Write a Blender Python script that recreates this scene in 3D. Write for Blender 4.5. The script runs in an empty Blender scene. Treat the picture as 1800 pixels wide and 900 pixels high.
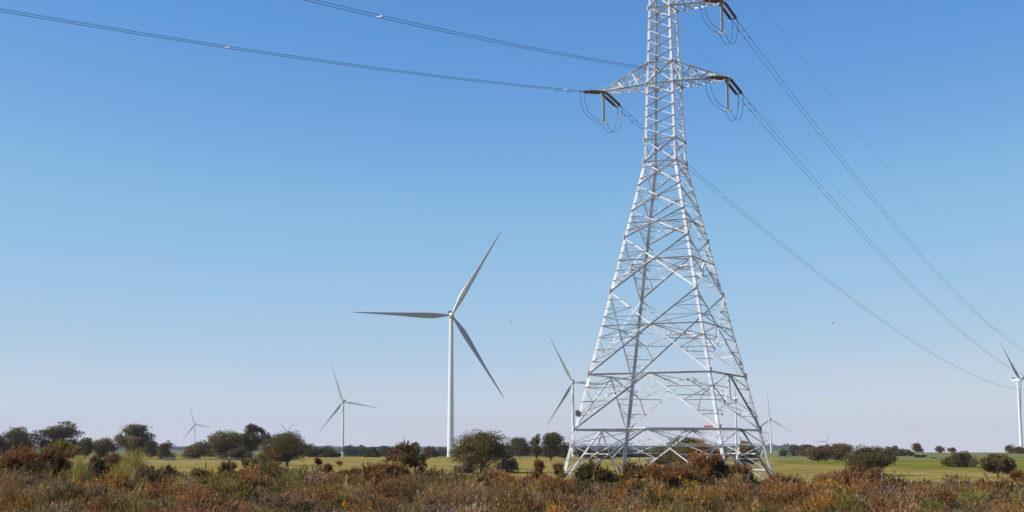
import bpy, math, random
import numpy as np
from mathutils import Vector, Matrix

# ------------------------------------------------------------------ camera, sky, sun
scene = bpy.context.scene
col = scene.collection
EYE = 3.3
FPX = 2323.4                      # focal length for an 1800 px wide frame
PITCH = math.radians(8.156)
cam_d = bpy.data.cameras.new('camera')
cam_d.sensor_width = 36.0
cam_d.lens = 36.0 * FPX / 1800.0
cam_d.clip_start = 0.5
cam_d.clip_end = 40000
cam = bpy.data.objects.new('camera', cam_d)
col.objects.link(cam)
cam.location = (0, 0, EYE)
cam.rotation_euler = (math.radians(90) + PITCH, 0, 0)
scene.camera = cam

SUN_EL = math.radians(34)
SUN_AZ = math.radians(-97)        # clockwise from +Y (the view direction): the sun stands to the left
world = bpy.data.worlds.new("World")
scene.world = world
world.use_nodes = True
wn = world.node_tree.nodes; wl = world.node_tree.links
for n in list(wn): wn.remove(n)
sky = wn.new('ShaderNodeTexSky'); sky.sky_type = 'NISHITA'; sky.sun_disc = False
sky.sun_elevation = SUN_EL; sky.sun_rotation = SUN_AZ
sky.air_density = 0.7; sky.dust_density = 0.0; sky.ozone_density = 3.0; sky.altitude = 0
bg = wn.new('ShaderNodeBackground'); bg.inputs['Strength'].default_value = 0.12
wo = wn.new('ShaderNodeOutputWorld')
# camera-like colour response of the whole sky: per channel gain and gamma
sepc = wn.new('ShaderNodeSeparateColor'); comb = wn.new('ShaderNodeCombineColor'); wl.new(sky.outputs[0], sepc.inputs[0])
CURV = (((0, 0), (.13, .122), (.17, .195), (.22, .27), (.42, .46), (.55, .56), (.74, .66), (1, .70)),
        ((0, 0), (.235, .325), (.29, .40), (.34, .475), (.65, .63), (.74, .67), (.86, .695), (1, .70)),
        ((0, 0), (.44, .69), (.54, .745), (.60, .765), (.85, .785), (.92, .775), (1, .77)))
for i, pts in enumerate(CURV):
    m1 = wn.new('ShaderNodeMath'); m1.operation = 'MULTIPLY'; m1.inputs[1].default_value = .12; wl.new(sepc.outputs[i], m1.inputs[0])
    fc = wn.new('ShaderNodeFloatCurve'); cv = fc.mapping.curves[0]
    cv.points[0].location = pts[0]; cv.points[-1].location = pts[-1]
    for p in pts[1:-1]: cv.points.new(*p)
    fc.mapping.update(); wl.new(m1.outputs[0], fc.inputs['Value'])
    m3 = wn.new('ShaderNodeMath'); m3.operation = 'MULTIPLY'; m3.inputs[1].default_value = 1/.12; wl.new(fc.outputs[0], m3.inputs[0])
    wl.new(m3.outputs[0], comb.inputs[i])
# a faint uneven bank of high haze low in the sky
tcw = wn.new('ShaderNodeTexCoord'); mpw = wn.new('ShaderNodeMapping'); mpw.inputs['Scale'].default_value = (3, 3, 26)
nzw = wn.new('ShaderNodeTexNoise'); nzw.inputs['Scale'].default_value = 1.6; nzw.inputs['Detail'].default_value = 5
wl.new(tcw.outputs['Generated'], mpw.inputs[0]); wl.new(mpw.outputs[0], nzw.inputs[0])
sxy = wn.new('ShaderNodeSeparateXYZ'); wl.new(tcw.outputs['Generated'], sxy.inputs[0])
el = wn.new('ShaderNodeMapRange'); el.inputs['From Min'].default_value = .075; el.inputs['From Max'].default_value = .035; wl.new(sxy.outputs['Z'], el.inputs[0])
nr = wn.new('ShaderNodeMapRange'); nr.inputs['From Min'].default_value = .42; nr.inputs['From Max'].default_value = .68; nr.inputs['To Max'].default_value = .42; wl.new(nzw.outputs[0], nr.inputs[0])
ml = wn.new('ShaderNodeMath'); ml.operation = 'MULTIPLY'; wl.new(el.outputs[0], ml.inputs[0]); wl.new(nr.outputs[0], ml.inputs[1])
mxw = wn.new('ShaderNodeMix'); mxw.data_type = 'RGBA'; wl.new(ml.outputs[0], mxw.inputs['Factor']); wl.new(comb.outputs[0], mxw.inputs[6]); mxw.inputs[7].default_value = (5.2, 5.25, 5.7, 1)
wl.new(mxw.outputs[2], bg.inputs[0]); wl.new(bg.outputs[0], wo.inputs[0])
sun_d = bpy.data.lights.new('sun', 'SUN'); sun_d.energy = 5.0; sun_d.angle = math.radians(0.53)
sun_d.color = (1.0, 0.92, 0.80)
sun = bpy.data.objects.new('sun', sun_d); col.objects.link(sun)
sdir = Vector((math.sin(SUN_AZ)*math.cos(SUN_EL), math.cos(SUN_AZ)*math.cos(SUN_EL), math.sin(SUN_EL)))
sun.rotation_euler = sdir.to_track_quat('Z', 'Y').to_euler()
sun.location = (-200, 0, 200)
vs = scene.view_settings
scene.display_settings.display_device = 'sRGB'
vs.view_transform = 'Standard'; vs.look = 'None'; vs.gamma = 1; vs.exposure = 0.0
scene.cycles.max_bounces = 6
scene.cycles.volume_bounces = 0
scene.cycles.transparent_max_bounces = 8

rng = np.random.default_rng(7)
random.seed(7)

# ------------------------------------------------------------------ helpers
def ray(px, py):
    x = px-900; y = 450-py; c, s = math.cos(PITCH), math.sin(PITCH)
    return x, FPX*c-y*s, FPX*s+y*c
def at(px, py, Y):
    """world point at depth Y seen at a place of the photograph"""
    r = ray(px, py)
    return Vector((r[0]/r[1]*Y, Y, EYE + r[2]/r[1]*Y))
def sstep(a, b, x):
    t = np.clip((np.asarray(x, float)-a)/(b-a), 0, 1); return t*t*(3-2*t)
def tag(o, label=None, cat=None, group=None, kind=None):
    if label: o['label'] = label
    if cat: o['category'] = cat
    if group: o['group'] = group
    if kind: o['kind'] = kind
    return o
def empty(name, loc=(0, 0, 0), rz=0.0):
    o = bpy.data.objects.new(name, None); col.objects.link(o)
    o.location = loc; o.rotation_euler = (0, 0, rz); o.empty_display_size = 0.3
    return o
def link(name, me, mat, parent=None):
    if mat: me.materials.append(mat)
    o = bpy.data.objects.new(name, me); col.objects.link(o)
    if parent is not None: o.parent = parent
    return o
def np_mesh(name, V, Fc, C=None, smooth=False):
    """V (n,3), Fc (m,k) all faces of k corners, C per-vertex colour"""
    me = bpy.data.meshes.new(name)
    V = np.ascontiguousarray(V, dtype=np.float32); Fc = np.ascontiguousarray(Fc, dtype=np.int32)
    m, k = Fc.shape
    me.vertices.add(len(V)); me.vertices.foreach_set('co', V.ravel())
    me.loops.add(m*k); me.loops.foreach_set('vertex_index', Fc.ravel())
    me.polygons.add(m); me.polygons.foreach_set('loop_start', np.arange(0, m*k, k, dtype=np.int32))
    try: me.polygons.foreach_set('loop_total', np.full(m, k, dtype=np.int32))
    except Exception: pass
    me.update(calc_edges=True)
    if C is not None:
        a = me.color_attributes.new('col', 'FLOAT_COLOR', 'POINT')
        c4 = np.ones((len(V), 4), dtype=np.float32); c4[:, :3] = C
        a.data.foreach_set('color', c4.ravel())
    if smooth: me.polygons.foreach_set('use_smooth', np.ones(m, dtype=bool))
    return me
class MB:
    """gathers boxes, bars and tubes of ONE part and builds them as one mesh"""
    def __init__(s): s.v = []; s.f = []
    def add(s, vs_, fs):
        o = len(s.v); s.v += [tuple(q) for q in vs_]; s.f += [tuple(i+o for i in f) for f in fs]
    def box(s, c, dx, dy, dz):
        c = Vector(c)
        vs_ = [c + dx*a + dy*b + dz*d for a in (-.5, .5) for b in (-.5, .5) for d in (-.5, .5)]
        s.add(vs_, [(0, 1, 3, 2), (4, 6, 7, 5), (0, 4, 5, 1), (2, 3, 7, 6), (0, 2, 6, 4), (1, 5, 7, 3)])
    def bar(s, p, q, a, b):
        """rectangular bar p->q with cross vectors a, b (full sizes), corner at p"""
        p = Vector(p); q = Vector(q)
        s.box((p+q)/2 + a/2 + b/2, q-p, a, b)
    def angle(s, p, q, w, n, t=0.012, flip=False):
        """steel angle section p->q: one flange in the plane whose normal is n, the other standing out along n"""
        p = Vector(p); q = Vector(q); d = (q-p)
        if d.length < 1e-4: return
        d.normalize(); n = Vector(n); n = (n - d*n.dot(d)).normalized()
        e = n.cross(d)
        if e.z > 0: e = -e            # e points down in the plane of the face
        if flip: e = -e
        s.bar(p, q, e*w, n*t)         # in-plane flange
        s.bar(p+n*t, q+n*t, e*t, n*w)   # outstanding flange at the upper edge
    def tube(s, pts, r, k=6, cap=True):
        pts = [Vector(p) for p in pts]; rs = r if hasattr(r, '__len__') else [r]*len(pts)
        ref = Vector((0, 0, 1)); o = len(s.v)
        for i, p in enumerate(pts):
            d = (pts[min(i+1, len(pts)-1)] - pts[max(i-1, 0)]).normalized()
            a = d.cross(ref if abs(d.z) < .95 else Vector((1, 0, 0))).normalized(); b = d.cross(a)
            for j in range(k):
                t = 2*math.pi*j/k
                s.v.append(tuple(p + (a*math.cos(t)+b*math.sin(t))*rs[i]))
        for i in range(len(pts)-1):
            for j in range(k):
                s.f.append((o+i*k+j, o+i*k+(j+1) % k, o+(i+1)*k+(j+1) % k, o+(i+1)*k+j))
        if cap:
            s.f.append(tuple(o+j for j in range(k))); s.f.append(tuple(o+(len(pts)-1)*k+j for j in reversed(range(k))))
    def lathe(s, p, q, prof, k=10):
        """profile [(t along p->q in metres, radius)]"""
        p = Vector(p); d = (Vector(q)-p).normalized()
        a = d.cross(Vector((0, 0, 1)) if abs(d.z) < .95 else Vector((1, 0, 0))).normalized(); b = d.cross(a); o = len(s.v)
        for t, r in prof:
            for j in range(k):
                th = 2*math.pi*j/k; s.v.append(tuple(p + d*t + (a*math.cos(th)+b*math.sin(th))*r))
        for i in range(len(prof)-1):
            for j in range(k):
                s.f.append((o+i*k+j, o+i*k+(j+1) % k, o+(i+1)*k+(j+1) % k, o+(i+1)*k+j))
    def build(s, name, mat, parent=None, smooth=False):
        me = bpy.data.meshes.new(name); me.from_pydata(s.v, [], s.f); me.update()
        if smooth: me.polygons.foreach_set('use_smooth', np.ones(len(me.polygons), dtype=bool))
        return link(name, me, mat, parent)

def mat(name, base=(.5, .5, .5), rough=.6, metal=0., var=0., scale=3., attr=False, trans=0., spec=.5, stretch=None):
    m = bpy.data.materials.new(name); m.use_nodes = True
    N = m.node_tree.nodes; L = m.node_tree.links; b = N['Principled BSDF']
    b.inputs['Roughness'].default_value = rough; b.inputs['Metallic'].default_value = metal
    b.inputs['Specular IOR Level'].default_value = spec
    src = None
    if attr:
        a = N.new('ShaderNodeAttribute'); a.attribute_name = 'col'; src = a.outputs['Color']
    else:
        r = N.new('ShaderNodeRGB'); r.outputs[0].default_value = (*base, 1); src = r.outputs[0]
    if var > 0:
        tc = N.new('ShaderNodeTexCoord'); nz = N.new('ShaderNodeTexNoise')
        nz.inputs['Scale'].default_value = scale; nz.inputs['Detail'].default_value = 6
        if stretch:
            mp = N.new('ShaderNodeMapping'); mp.inputs['Scale'].default_value = stretch
            L.new(tc.outputs['Object'], mp.inputs[0]); L.new(mp.outputs[0], nz.inputs[0])
        else: L.new(tc.outputs['Object'], nz.inputs[0])
        mr = N.new('ShaderNodeMapRange'); mr.inputs['From Min'].default_value = .3; mr.inputs['From Max'].default_value = .7
        mr.inputs['To Min'].default_value = 1-var; mr.inputs['To Max'].default_value = 1+var
        L.new(nz.outputs[0], mr.inputs[0])
        mx = N.new('ShaderNodeVectorMath'); mx.operation = 'SCALE'
        L.new(src, mx.inputs[0]); L.new(mr.outputs[0], mx.inputs['Scale']); src = mx.outputs[0]
    L.new(src, b.inputs['Base Color'])
    if trans > 0:
        tr = N.new('ShaderNodeBsdfTranslucent'); L.new(src, tr.inputs[0])
        ms = N.new('ShaderNodeMixShader'); ms.inputs[0].default_value = trans
        L.new(b.outputs[0], ms.inputs[1]); L.new(tr.outputs[0], ms.inputs[2])
        L.new(ms.outputs[0], N['Material Output'].inputs['Surface'])
    return m

M_ground = mat('ground_grass', attr=True, rough=.95, var=.28, scale=.06, spec=.0)
M_steel = mat('galvanised_steel', (.71, .70, .69), .45, .12, var=.26, scale=.9)
M_steel_dark = mat('weathered_fitting_steel', (.10, .095, .09), .6, .4)
M_plate = mat('steel_plate', (.66, .66, .66), .5, .2)
M_white = mat('turbine_white_paint', (.78, .78, .77), .35, var=.03, scale=.08)
M_blade = mat('blade_grey_gelcoat', (.40, .40, .41), .3, var=.05, scale=.1)
M_dark = mat('cooler_dark', (.05, .055, .06), .5)
M_brown = mat('brown_glazed_porcelain', (.19, .13, .065), .25)
M_grey_por = mat('grey_glazed_porcelain', (.62, .62, .58), .25)
M_black = mat('string_core', (.05, .05, .05), .5)
M_cable = mat('aluminium_cable', (.11, .11, .13), .5, .4)
M_leaf = mat('tree_leaves', attr=True, rough=.65, trans=.25, spec=.2)
M_scrub = mat('scrub_leaves', attr=True, rough=.75, trans=.3, spec=.15)
M_bark = mat('bark', (.14, .11, .085), .9, var=.3, scale=2)
M_twig = mat('twig_bark', (.17, .13, .10), .9, var=.3, scale=4)
M_conc = mat('concrete', (.38, .37, .34), .85, var=.15, scale=3)
M_post = mat('painted_steel_post', (.045, .045, .075), .5)
M_strain = mat('weathered_blue_grey_paint', (.22, .24, .29), .7, var=.3, scale=4)
M_wood = mat('weathered_wood', (.26, .24, .21), .85, var=.2, scale=5)
M_red = mat('red_paint', (.55, .06, .05), .5)
M_petal = mat('yellow_petals', attr=True, rough=.6, trans=.3, spec=.2)
M_feather = mat('dark_feathers', (.05, .045, .04), .8)
M_tin = mat('roof_tin', (.42, .26, .22), .5)

# ------------------------------------------------------------------ terrain
def wob(x, y):
    return (np.sin(x*.31+1.3)*np.cos(y*.27+.5)*.5 + np.sin(x*.11+y*.13)*.5 + np.sin(x*.9+y*.55)*.18)
_R = np.array([-.6, -.05, .06, .2, .25, .30, .6])            # azimuth columns: X/Y
_far = {  # depth -> height above datum for left, middle ... right
    'Y':     np.array([0, 260, 500, 836, 1045, 1200, 1500, 1900, 2700, 3400, 4500, 6500, 8500, 10500, 12500.]),
    'left':  np.array([-5.7, -5.7, -5.7, -5.7, -5.7, -6.6, -10, -14.5, -20.6, -20.2, -16.3, -14., -8.5, -6, -4.]),
    'right': np.array([-5.7, -5.7, -5.7, -5.4, -5.0, -4.7, -4.45, -7, -14, -18, -24., -35, -46, -56, -66.]),
}
def far_z(x, y):
    r = x/np.maximum(y, 1)
    w = sstep(.21, .275, r)
    zl = np.interp(y, _far['Y'], _far['left']); zr = np.interp(y, _far['Y'], _far['right'])
    z = zl*(1-w)+zr*w
    big = sstep(4000, 9000, y)*(np.sin(r*31+1)*3.5+np.sin(r*83+2)*2.0+np.sin(r*190)*.8)
    return z + big + sstep(300, 900, y)*.12*np.sin(x*.02)*np.cos(y*.013)
def ground_z(x, y):
    x = np.asarray(x, float); y = np.asarray(y, float)
    r = x/np.maximum(np.abs(y), 20)
    rt = sstep(-.12, .10, r)
    edge = 88 + 26*rt
    zn = 1.08 - 1.50*rt*sstep(34, 92, y) - .32*(1-rt)*sstep(35, 88, y)
    near = zn + .10*wob(x, y)
    t = sstep(0, 1, (y-edge)/150.)
    fz = far_z(x, np.maximum(y, 1))
    z = near*(1-t) + fz*t
    return np.where(y < 5, 1.08+.1*wob(x, y), z)
def gz(x, y): return float(ground_z(x, y))

az = np.concatenate([np.arange(-180, -36, 6.), np.arange(-36, 36.01, .25), np.arange(42, 180.01, 6.)])
ds = np.concatenate([[0.5], np.geomspace(2, 60, 40), np.geomspace(61, 2200, 330), np.geomspace(2230, 12600, 90)])
AA, DD = np.meshgrid(np.radians(az), ds, indexing='ij')
# depth-based rings in front, so that the rows run parallel to the picture
X = DD*np.sin(AA); Yy = DD*np.cos(AA)
Z = ground_z(X, Yy)
behind = Yy < 5
Z = np.where(behind, np.where(DD > 60, 1.08-sstep(60, 400, DD)*6.8, 1.08), Z)
mixb = sstep(5, 60, Yy); Z = np.where((Yy >= 5) & (DD > 100), Z*mixb + (-5.7)*(1-mixb), Z)
def ground_col(x, y, dist):
    r = x/np.maximum(y, 1)
    soil = np.array([.115, .085, .06]); tan = np.array([.335, .242, .072]); green = np.array([.185, .182, .028])
    pale = np.array([.20, .205, .085]); olive = np.array([.28, .235, .045]); farb = np.array([.075, .095, .07])
    rt = sstep(-.12, .10, r); edge = 88+26*rt
    def mix(a, b, w): return a*(1-w[..., None])+b*w[..., None]
    c = mix(np.broadcast_to(soil, x.shape+(3,)), tan, sstep(edge-2, edge+6, y))
    pat = .5+.5*np.sin(x*.045+np.sin(y*.02)*2)*np.cos(y*.03+x*.01)
    c = mix(c, olive, sstep(edge, edge+20, y)*pat*.45)
    rows = .5+.5*np.sin(y*.11+x*.012)
    blot = sum(np.sin(x*a_+p_)*np.cos(y*b_+q_) for a_, b_, p_, q_ in ((.021, .033, 0, 1), (.052, .019, 2, .3), (.11, .05, 1, 2), (.013, .071, .5, 0)))*.25
    c = c*(1+.16*blot)[..., None]
    c = mix(c, np.array([.25, .26, .05]), np.clip(blot, 0, 1)*.35)
    c = mix(c, green, sstep(200, 250, y)*(1-sstep(300, 420, y))*.35*rows)
    # bright green paddock on the right, pale one on the hill behind it
    b0 = 510 - 1500*(r-.30) + 14*np.sin(x*.05) + 8*np.sin(x*.17+1)
    rg = sstep(.195, .20, r)
    c = mix(c, green, rg*sstep(b0-14, b0+14, y)*(.85+.15*np.sin(x*.08+y*.02))*(1-sstep(820, 840, y)))
    c = mix(c, pale, rg*sstep(820, 840, y))
    c = mix(c, green, rg*(sstep(1010, 1020, y)*(1-sstep(1090, 1100, y)))*.5)
    # left and middle: green paddocks beyond the crest
    c = mix(c, green*1.0, (1-rg)*sstep(1060, 1090, y))
    c = mix(c, pale*.9, (1-rg)*(.5+.5*np.sin(r*70+y*.002))*sstep(2900, 3000, y)*.7)
    c = mix(c, farb, sstep(4700, 5500, y))
    # bare reddish strip along the fence line on the right
    strip = np.exp(-((y-116-4*np.sin(x*.1))/2.2)**2)*sstep(.27, .30, r)
    c = mix(c, np.array([.36, .16, .08]), strip*.8)
    c = np.where((y < 5)[..., None], np.where((dist > 90)[..., None], tan, soil), c)
    return c
GC = ground_col(X, Yy, DD)
na, nd = AA.shape
idx = np.arange(na*nd).reshape(na, nd)
Fq = np.stack([idx[:-1, :-1], idx[1:, :-1], idx[1:, 1:], idx[:-1, 1:]], -1).reshape(-1, 4)
g = link('ground', np_mesh('ground', np.stack([X, Yy, Z], -1).reshape(-1, 3), Fq, GC.reshape(-1, 3), True), M_ground)
tag(g, 'gently rolling paddocks of tan and green grass with brown heath soil in front', 'ground', kind='structure')

# haze: one even box of air round everything
hz = MB(); hz.box((0, 0, 72), Vector((26000, 0, 0)), Vector((0, 26000, 0)), Vector((0, 0, 300)))
M_haze = bpy.data.materials.new('haze_air'); M_haze.use_nodes = True
hn = M_haze.node_tree.nodes; hn.remove(hn['Principled BSDF'])
pv = hn.new('ShaderNodeVolumePrincipled'); pv.inputs['Density'].default_value = 3.2e-5
pv.inputs['Color'].default_value = (.80, .86, 1.0, 1); pv.inputs['Anisotropy'].default_value = 0.0
M_haze.node_tree.links.new(pv.outputs[0], hn['Material Output'].inputs['Volume'])
ho = hz.build('haze', M_haze); tag(ho, 'thin pale haze over the whole plain', 'haze', kind='stuff')

# ------------------------------------------------------------------ transmission tower
TH = math.radians(-25.478)
U = Vector((math.cos(TH), math.sin(TH), 0)); V = Vector((-math.sin(TH), math.cos(TH), 0)); UP = Vector((0, 0, 1))
TC = Vector((11.84, 100.0, 0))
def rel(z): return z+EYE
Zw = rel(21.55)
def hw(z):
    zr = z-EYE
    if zr < 21.55: return 1.292+.2055*(21.55-zr)
    return 1.292-.0335*(zr-21.55)
CORN = {'L': (-1, -1), 'T': (1, -1), 'F': (1, 1), 'B': (-1, 1)}
def cp(c, z):
    a, b = CORN[c]; h = hw(z); return TC + U*(a*h) + V*(b*h) + UP*z
FACES = [('L', 'T', -V), ('T', 'F', U), ('F', 'B', V), ('B', 'L', -U)]
tower = empty('transmission_tower', (TC.x, TC.y, 0))
tag(tower, 'tall galvanised steel lattice pylon standing in the heath with three cross arms', 'transmission tower')
off = -Vector((TC.x, TC.y, 0))
class TMB(MB):
    def build(s, name, mat, parent=None, smooth=False):
        s.v = [(x-TC.x, y-TC.y, z) for x, y, z in s.v]
        return super().build(name, mat, parent, smooth)
ZTOP = rel(39.4)
Z_P7 = 0.0
ZL = {k: rel(v) for k, v in dict(belt1=1.21, belt2=5.25, n5=11.45, n4=15.6, n3=17.67, n2=19.68, waist=21.55, g2=23.3, ab=27.76, at=29.42, ub=33.89, ut=35.45).items()}
# legs
for c, (a, b) in CORN.items():
    m = TMB(); zs = [-.25, ZL['belt2'], Zw, rel(33.89), ZTOP]; ws = [.23, .21, .175, .15]
    for i in range(4):
        p, q = cp(c, zs[i]), cp(c, zs[i+1]); w = ws[i]
        m.bar(p, q, U*(-a*w), V*(-b*.02)); m.bar(p+V*(-b*.02), q+V*(-b*.02), U*(-a*.02), V*(-b*w))
    # step bolts
    if c in 'LF':
        for z in np.arange(6.5, ZTOP-.5, .45):
            p = cp(c, z); d = (U if int(z/.45) % 2 else V); sg = a if d is U else b
            m.tube([p, p+d*(sg*.16)], .012, 4)
    leg = m.build('leg', M_steel, tower)
    f = TMB(); p = cp(c, 0)
    f.lathe(p-UP*1.2, p+UP, [(0, .0), (0, .42), (1.17, .42), (1.2, .39), (1.2, 0)], 14)
    f.build('footing', M_conc, tower)
# bracing, one part per face
def lerp(p, q, t): return p + (q-p)*t
def redund(m, N, Cn, Lb, n, nrm, w=.046):
    """rungs and zigzags between the leg (N-Lb) and a diagonal (N-Cn)"""
    pl = [lerp(N, Lb, i/n) for i in range(n+1)]; pd = [lerp(N, Cn, i/n) for i in range(n+1)]
    for i in range(1, n):
        m.angle(pl[i], pd[i], w, nrm, .008)
    for i in range(1, n):
        if i % 2: m.angle(pl[i], pd[i+1], w, nrm, .008)
        else: m.angle(pd[i], pl[i+1], w, nrm, .008)
for a_, b_, nrm in FACES:
    m = TMB()
    def P(c, z): return cp(c, z)
    # small X panels of the shaft
    def X(z0, z1, w=.055):
        m.angle(P(a_, z0), P(b_, z1), w, nrm, .010)
        m.angle(P(b_, z0)-nrm*.02, P(a_, z1)-nrm*.02, w, -nrm, .010)
    g2, abz, atz, ub, ut = (ZL[k] for k in ('g2', 'ab', 'at', 'ub', 'ut'))
    X(ZL['waist'], g2, .09)
    for i in range(5): X(g2+(abz-g2)*i/5, g2+(abz-g2)*(i+1)/5)
    X(abz, atz, .085)
    for i in range(5): X(atz+(ub-atz)*i/5, atz+(ub-atz)*(i+1)/5)
    X(ub, ut, .085)
    for i in range(4): X(ut+(ZTOP-ut)*i/4, ut+(ZTOP-ut)*(i+1)/4)
    for z in (g2, abz, atz, ub, ut, ZL['waist'], ZTOP): m.angle(P(a_, z), P(b_, z), .08, nrm, .010)
    # widening panels
    for zt, zb in (('waist', 'n2'), ('n2', 'n3'), ('n3', 'n4')):
        zt, zb = ZL[zt], ZL[zb]
        X(zb, zt, .082)
        hc = zb + (zt-zb)*hw(zb)/(hw(zb)+hw(zt))
        ctr = lerp(P(a_, hc), P(b_, hc), .5)
        for N1, LB, in ((a_, zt), (b_, zt), (a_, zb), (b_, zb)):
            redund(m, P(N1, LB), ctr, P(N1, hc), 2, nrm)
        if zb == ZL['n4']: m.angle(P(a_, hc), P(b_, hc), .08, nrm, .010)
    for zt, zb, n in ((ZL['n4'], ZL['n5'], 3), (ZL['n5'], ZL['belt2'], 4)):
        X(zb, zt, .095)
        hc = zb + (zt-zb)*hw(zb)/(hw(zb)+hw(zt))
        ctr = lerp(P(a_, hc), P(b_, hc), .5)
        m.angle(P(a_, hc), P(b_, hc), .085, nrm, .010)
        for N1, LB in ((a_, zt), (b_, zt), (a_, zb), (b_, zb)):
            redund(m, P(N1, LB), ctr, P(N1, hc), n, nrm)
    # inverted V panels below
    for zt, zb, n in ((ZL['belt2'], ZL['belt1'], 4), (ZL['belt1'], Z_P7+.1, 4)):
        ctr = lerp(P(a_, zt), P(b_, zt), .5)
        m.angle(P(a_, zt), P(b_, zt), .16 if zt == ZL['belt1'] else .13, nrm, .012)
        for N1 in (a_, b_):
            m.angle(ctr, P(N1, zb), .105, nrm, .012)
            redund(m, P(N1, zb), ctr, P(N1, zt), n, nrm, .05)
    m.build('lattice_panel', M_steel, tower)
# hip and plan bracing inside the body
def mid(c1, c2, z): return lerp(cp(c1, z), cp(c2, z), .5)
ring = ['L', 'T', 'F', 'B']
def hip(zc, zb, t):
    m = TMB()
    for i, c in enumerate(ring):
        p, nx = ring[i-1], ring[(i+1) % 4]
        m1, m2 = mid(p, c, zc), mid(c, nx, zc); foot = cp(c, zb)
        A, B_ = lerp(m1, foot, t), lerp(m2, foot, t); M_ = lerp(A, B_, .5)
        m.angle(A, B_, .06, UP, .008); m.angle(m1, M_, .07, UP, .008); m.angle(m2, M_, .07, UP, .008)
        A2, B2 = lerp(m1, foot, t+.28), lerp(m2, foot, t+.28)
        m.angle(A2, B2, .055, UP, .008); m.angle(A2, M_, .05, UP, .008)
    m.build('hip_bracing', M_steel, tower)
def xc(zt, zb): return zb + (zt-zb)*hw(zb)/(hw(zb)+hw(zt))
h4, h5, h3 = xc(ZL['n4'], ZL['n5']), xc(ZL['n5'], ZL['belt2']), xc(ZL['n3'], ZL['n4'])
hip(h5, ZL['belt2'], .32); hip(ZL['belt2'], ZL['belt1'], .42); hip(ZL['belt1'], .1, .42); hip(h4, ZL['n5'], .4)
for z in (h3, h4, ZL['waist'], ZL['belt1'], ZL['ab'], ZL['ub']):
    m = TMB()
    for i, c in enumerate(ring):
        m.angle(mid(ring[i-1], c, z), mid(c, ring[(i+1) % 4], z), .07, UP, .008)
    m.build('plan_bracing', M_steel, tower)
# gusset plates at the arm levels and the waist
for z, s_ in ((ZL['waist'], .62), (ZL['g2'], .34), (ZL['ab'], .36), (ZL['at'], .30), (ZL['ub'], .36), (ZL['belt2'], .5), (ZL['belt1'], .5), (ZL['n5'], .45), (ZL['n4'], .4)):
    for c, (a, b) in CORN.items():
        p = cp(c, z)
        m = TMB(); m.box(p+V*(b*.012)-U*(a*.08), U*.34, V*.014, UP*s_); m.box(p+U*(a*.012)-V*(b*.08), U*.014, V*.34, UP*s_)
        m.build('gusset_plate', M_plate, tower)
# anti-climb frame and hoops
m = TMB(); za = rel(-.02)
for c1, c2, n_ in FACES:
    for dz in (0,):
        p, q = cp(c1, za+dz), cp(c2, za+dz)
        m.angle(p+n_*.06, q+n_*.06, .07, n_, .01)
m.build('anti_climb_frame', M_steel, tower)
for c, (a, b) in CORN.items():
    m = TMB(); ctr = cp(c, rel(.65)) + U*(a*.12)
    for k_, dz in enumerate((0,)):
        pts = [ctr + UP*(dz + .38*math.sin(t)) + U*(.38*math.cos(t)) + V*(b*.05) for t in np.linspace(0, 2*math.pi, 21)]
        m.tube(pts, .018, 5, False)
    pts = [ctr + UP*(.3*math.sin(t)) + V*(.38*math.cos(t)) for t in np.linspace(0, 2*math.pi, 21)]
    m.tube(pts, .014, 5, False)
    m.build('anti_climb_hoop', M_steel, tower)
m = TMB(); p = lerp(cp('L', ZL['belt1']), cp('T', ZL['belt1']), .93); m.box(p-V*.06+UP*.10, U*.6, V*.05, UP*.13)
m.build('red_marker', M_red, tower)
m = TMB(); p = cp('L', rel(2.35)); m.box(p-U*.02+V*-.1, U*.32, V*.03, UP*.42); m.box(p-U*.02-V*.125, U*.2, V*.012, UP*.28)
m.build('number_plate', M_steel_dark, tower)
# cross arms
def arm(side, a_tip, zb, zt, ztip, name='cross_arm', nz=6):
    c1, c2 = ('T', 'F') if side > 0 else ('L', 'B')
    tip = TC + U*a_tip + UP*ztip
    m = TMB(); t1 = tip - V*.22; t2 = tip + V*.22
    for c, t, n_ in ((c1, t1, -V), (c2, t2, V)):
        b0, u0 = cp(c, zb), cp(c, zt)
        m.angle(b0, t, .11, n_, .014); m.angle(u0, t+UP*.06, .09, n_, .012)
        pb = [lerp(b0, t, i/nz) for i in range(nz+1)]; pu = [lerp(u0, t+UP*.06, i/nz) for i in range(nz+1)]
        for i in range(nz-1):
            if i % 2 == 0: m.angle(pu[i], pb[i+1], .06, n_, .008); 
            else: m.angle(pb[i], pu[i+1], .06, n_, .008)
            if i: m.angle(pb[i], pu[i], .045, n_, .008)
    for lo in (0, 1):
        A, B_ = (cp(c1, (zb, zt)[lo]), cp(c2, (zb, zt)[lo]))
        for i in range(nz):
            p0, p1 = lerp(A, t1, i/nz), lerp(B_, t2, i/nz); q0, q1 = lerp(A, t1, (i+1)/nz), lerp(B_, t2, (i+1)/nz)
            m.angle(p0, q1 if i % 2 else p1, .05, UP, .008); m.angle(p1 if not i % 2 else p0, q0 if not i % 2 else q1, .05, UP, .008)
    m.box(tip-UP*.02, U*.5, V*.62, UP*.05)
    m.build(name, M_steel, tower)
    return tip
tipL = arm(-1, -5.05, ZL['ab'], ZL['at'], rel(27.83))
tipR = arm(1, 5.05, ZL['ab'], ZL['at'], rel(27.75))
tipU = arm(1, 4.75, ZL['ub'], ZL['ut'], rel(33.86))
peakR = arm(1, 3.9, rel(38.4), ZTOP, rel(39.5), 'earth_wire_arm', 4)
peakL = arm(-1, -4.6, rel(38.4), ZTOP, rel(39.3), 'earth_wire_arm', 4)

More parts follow.
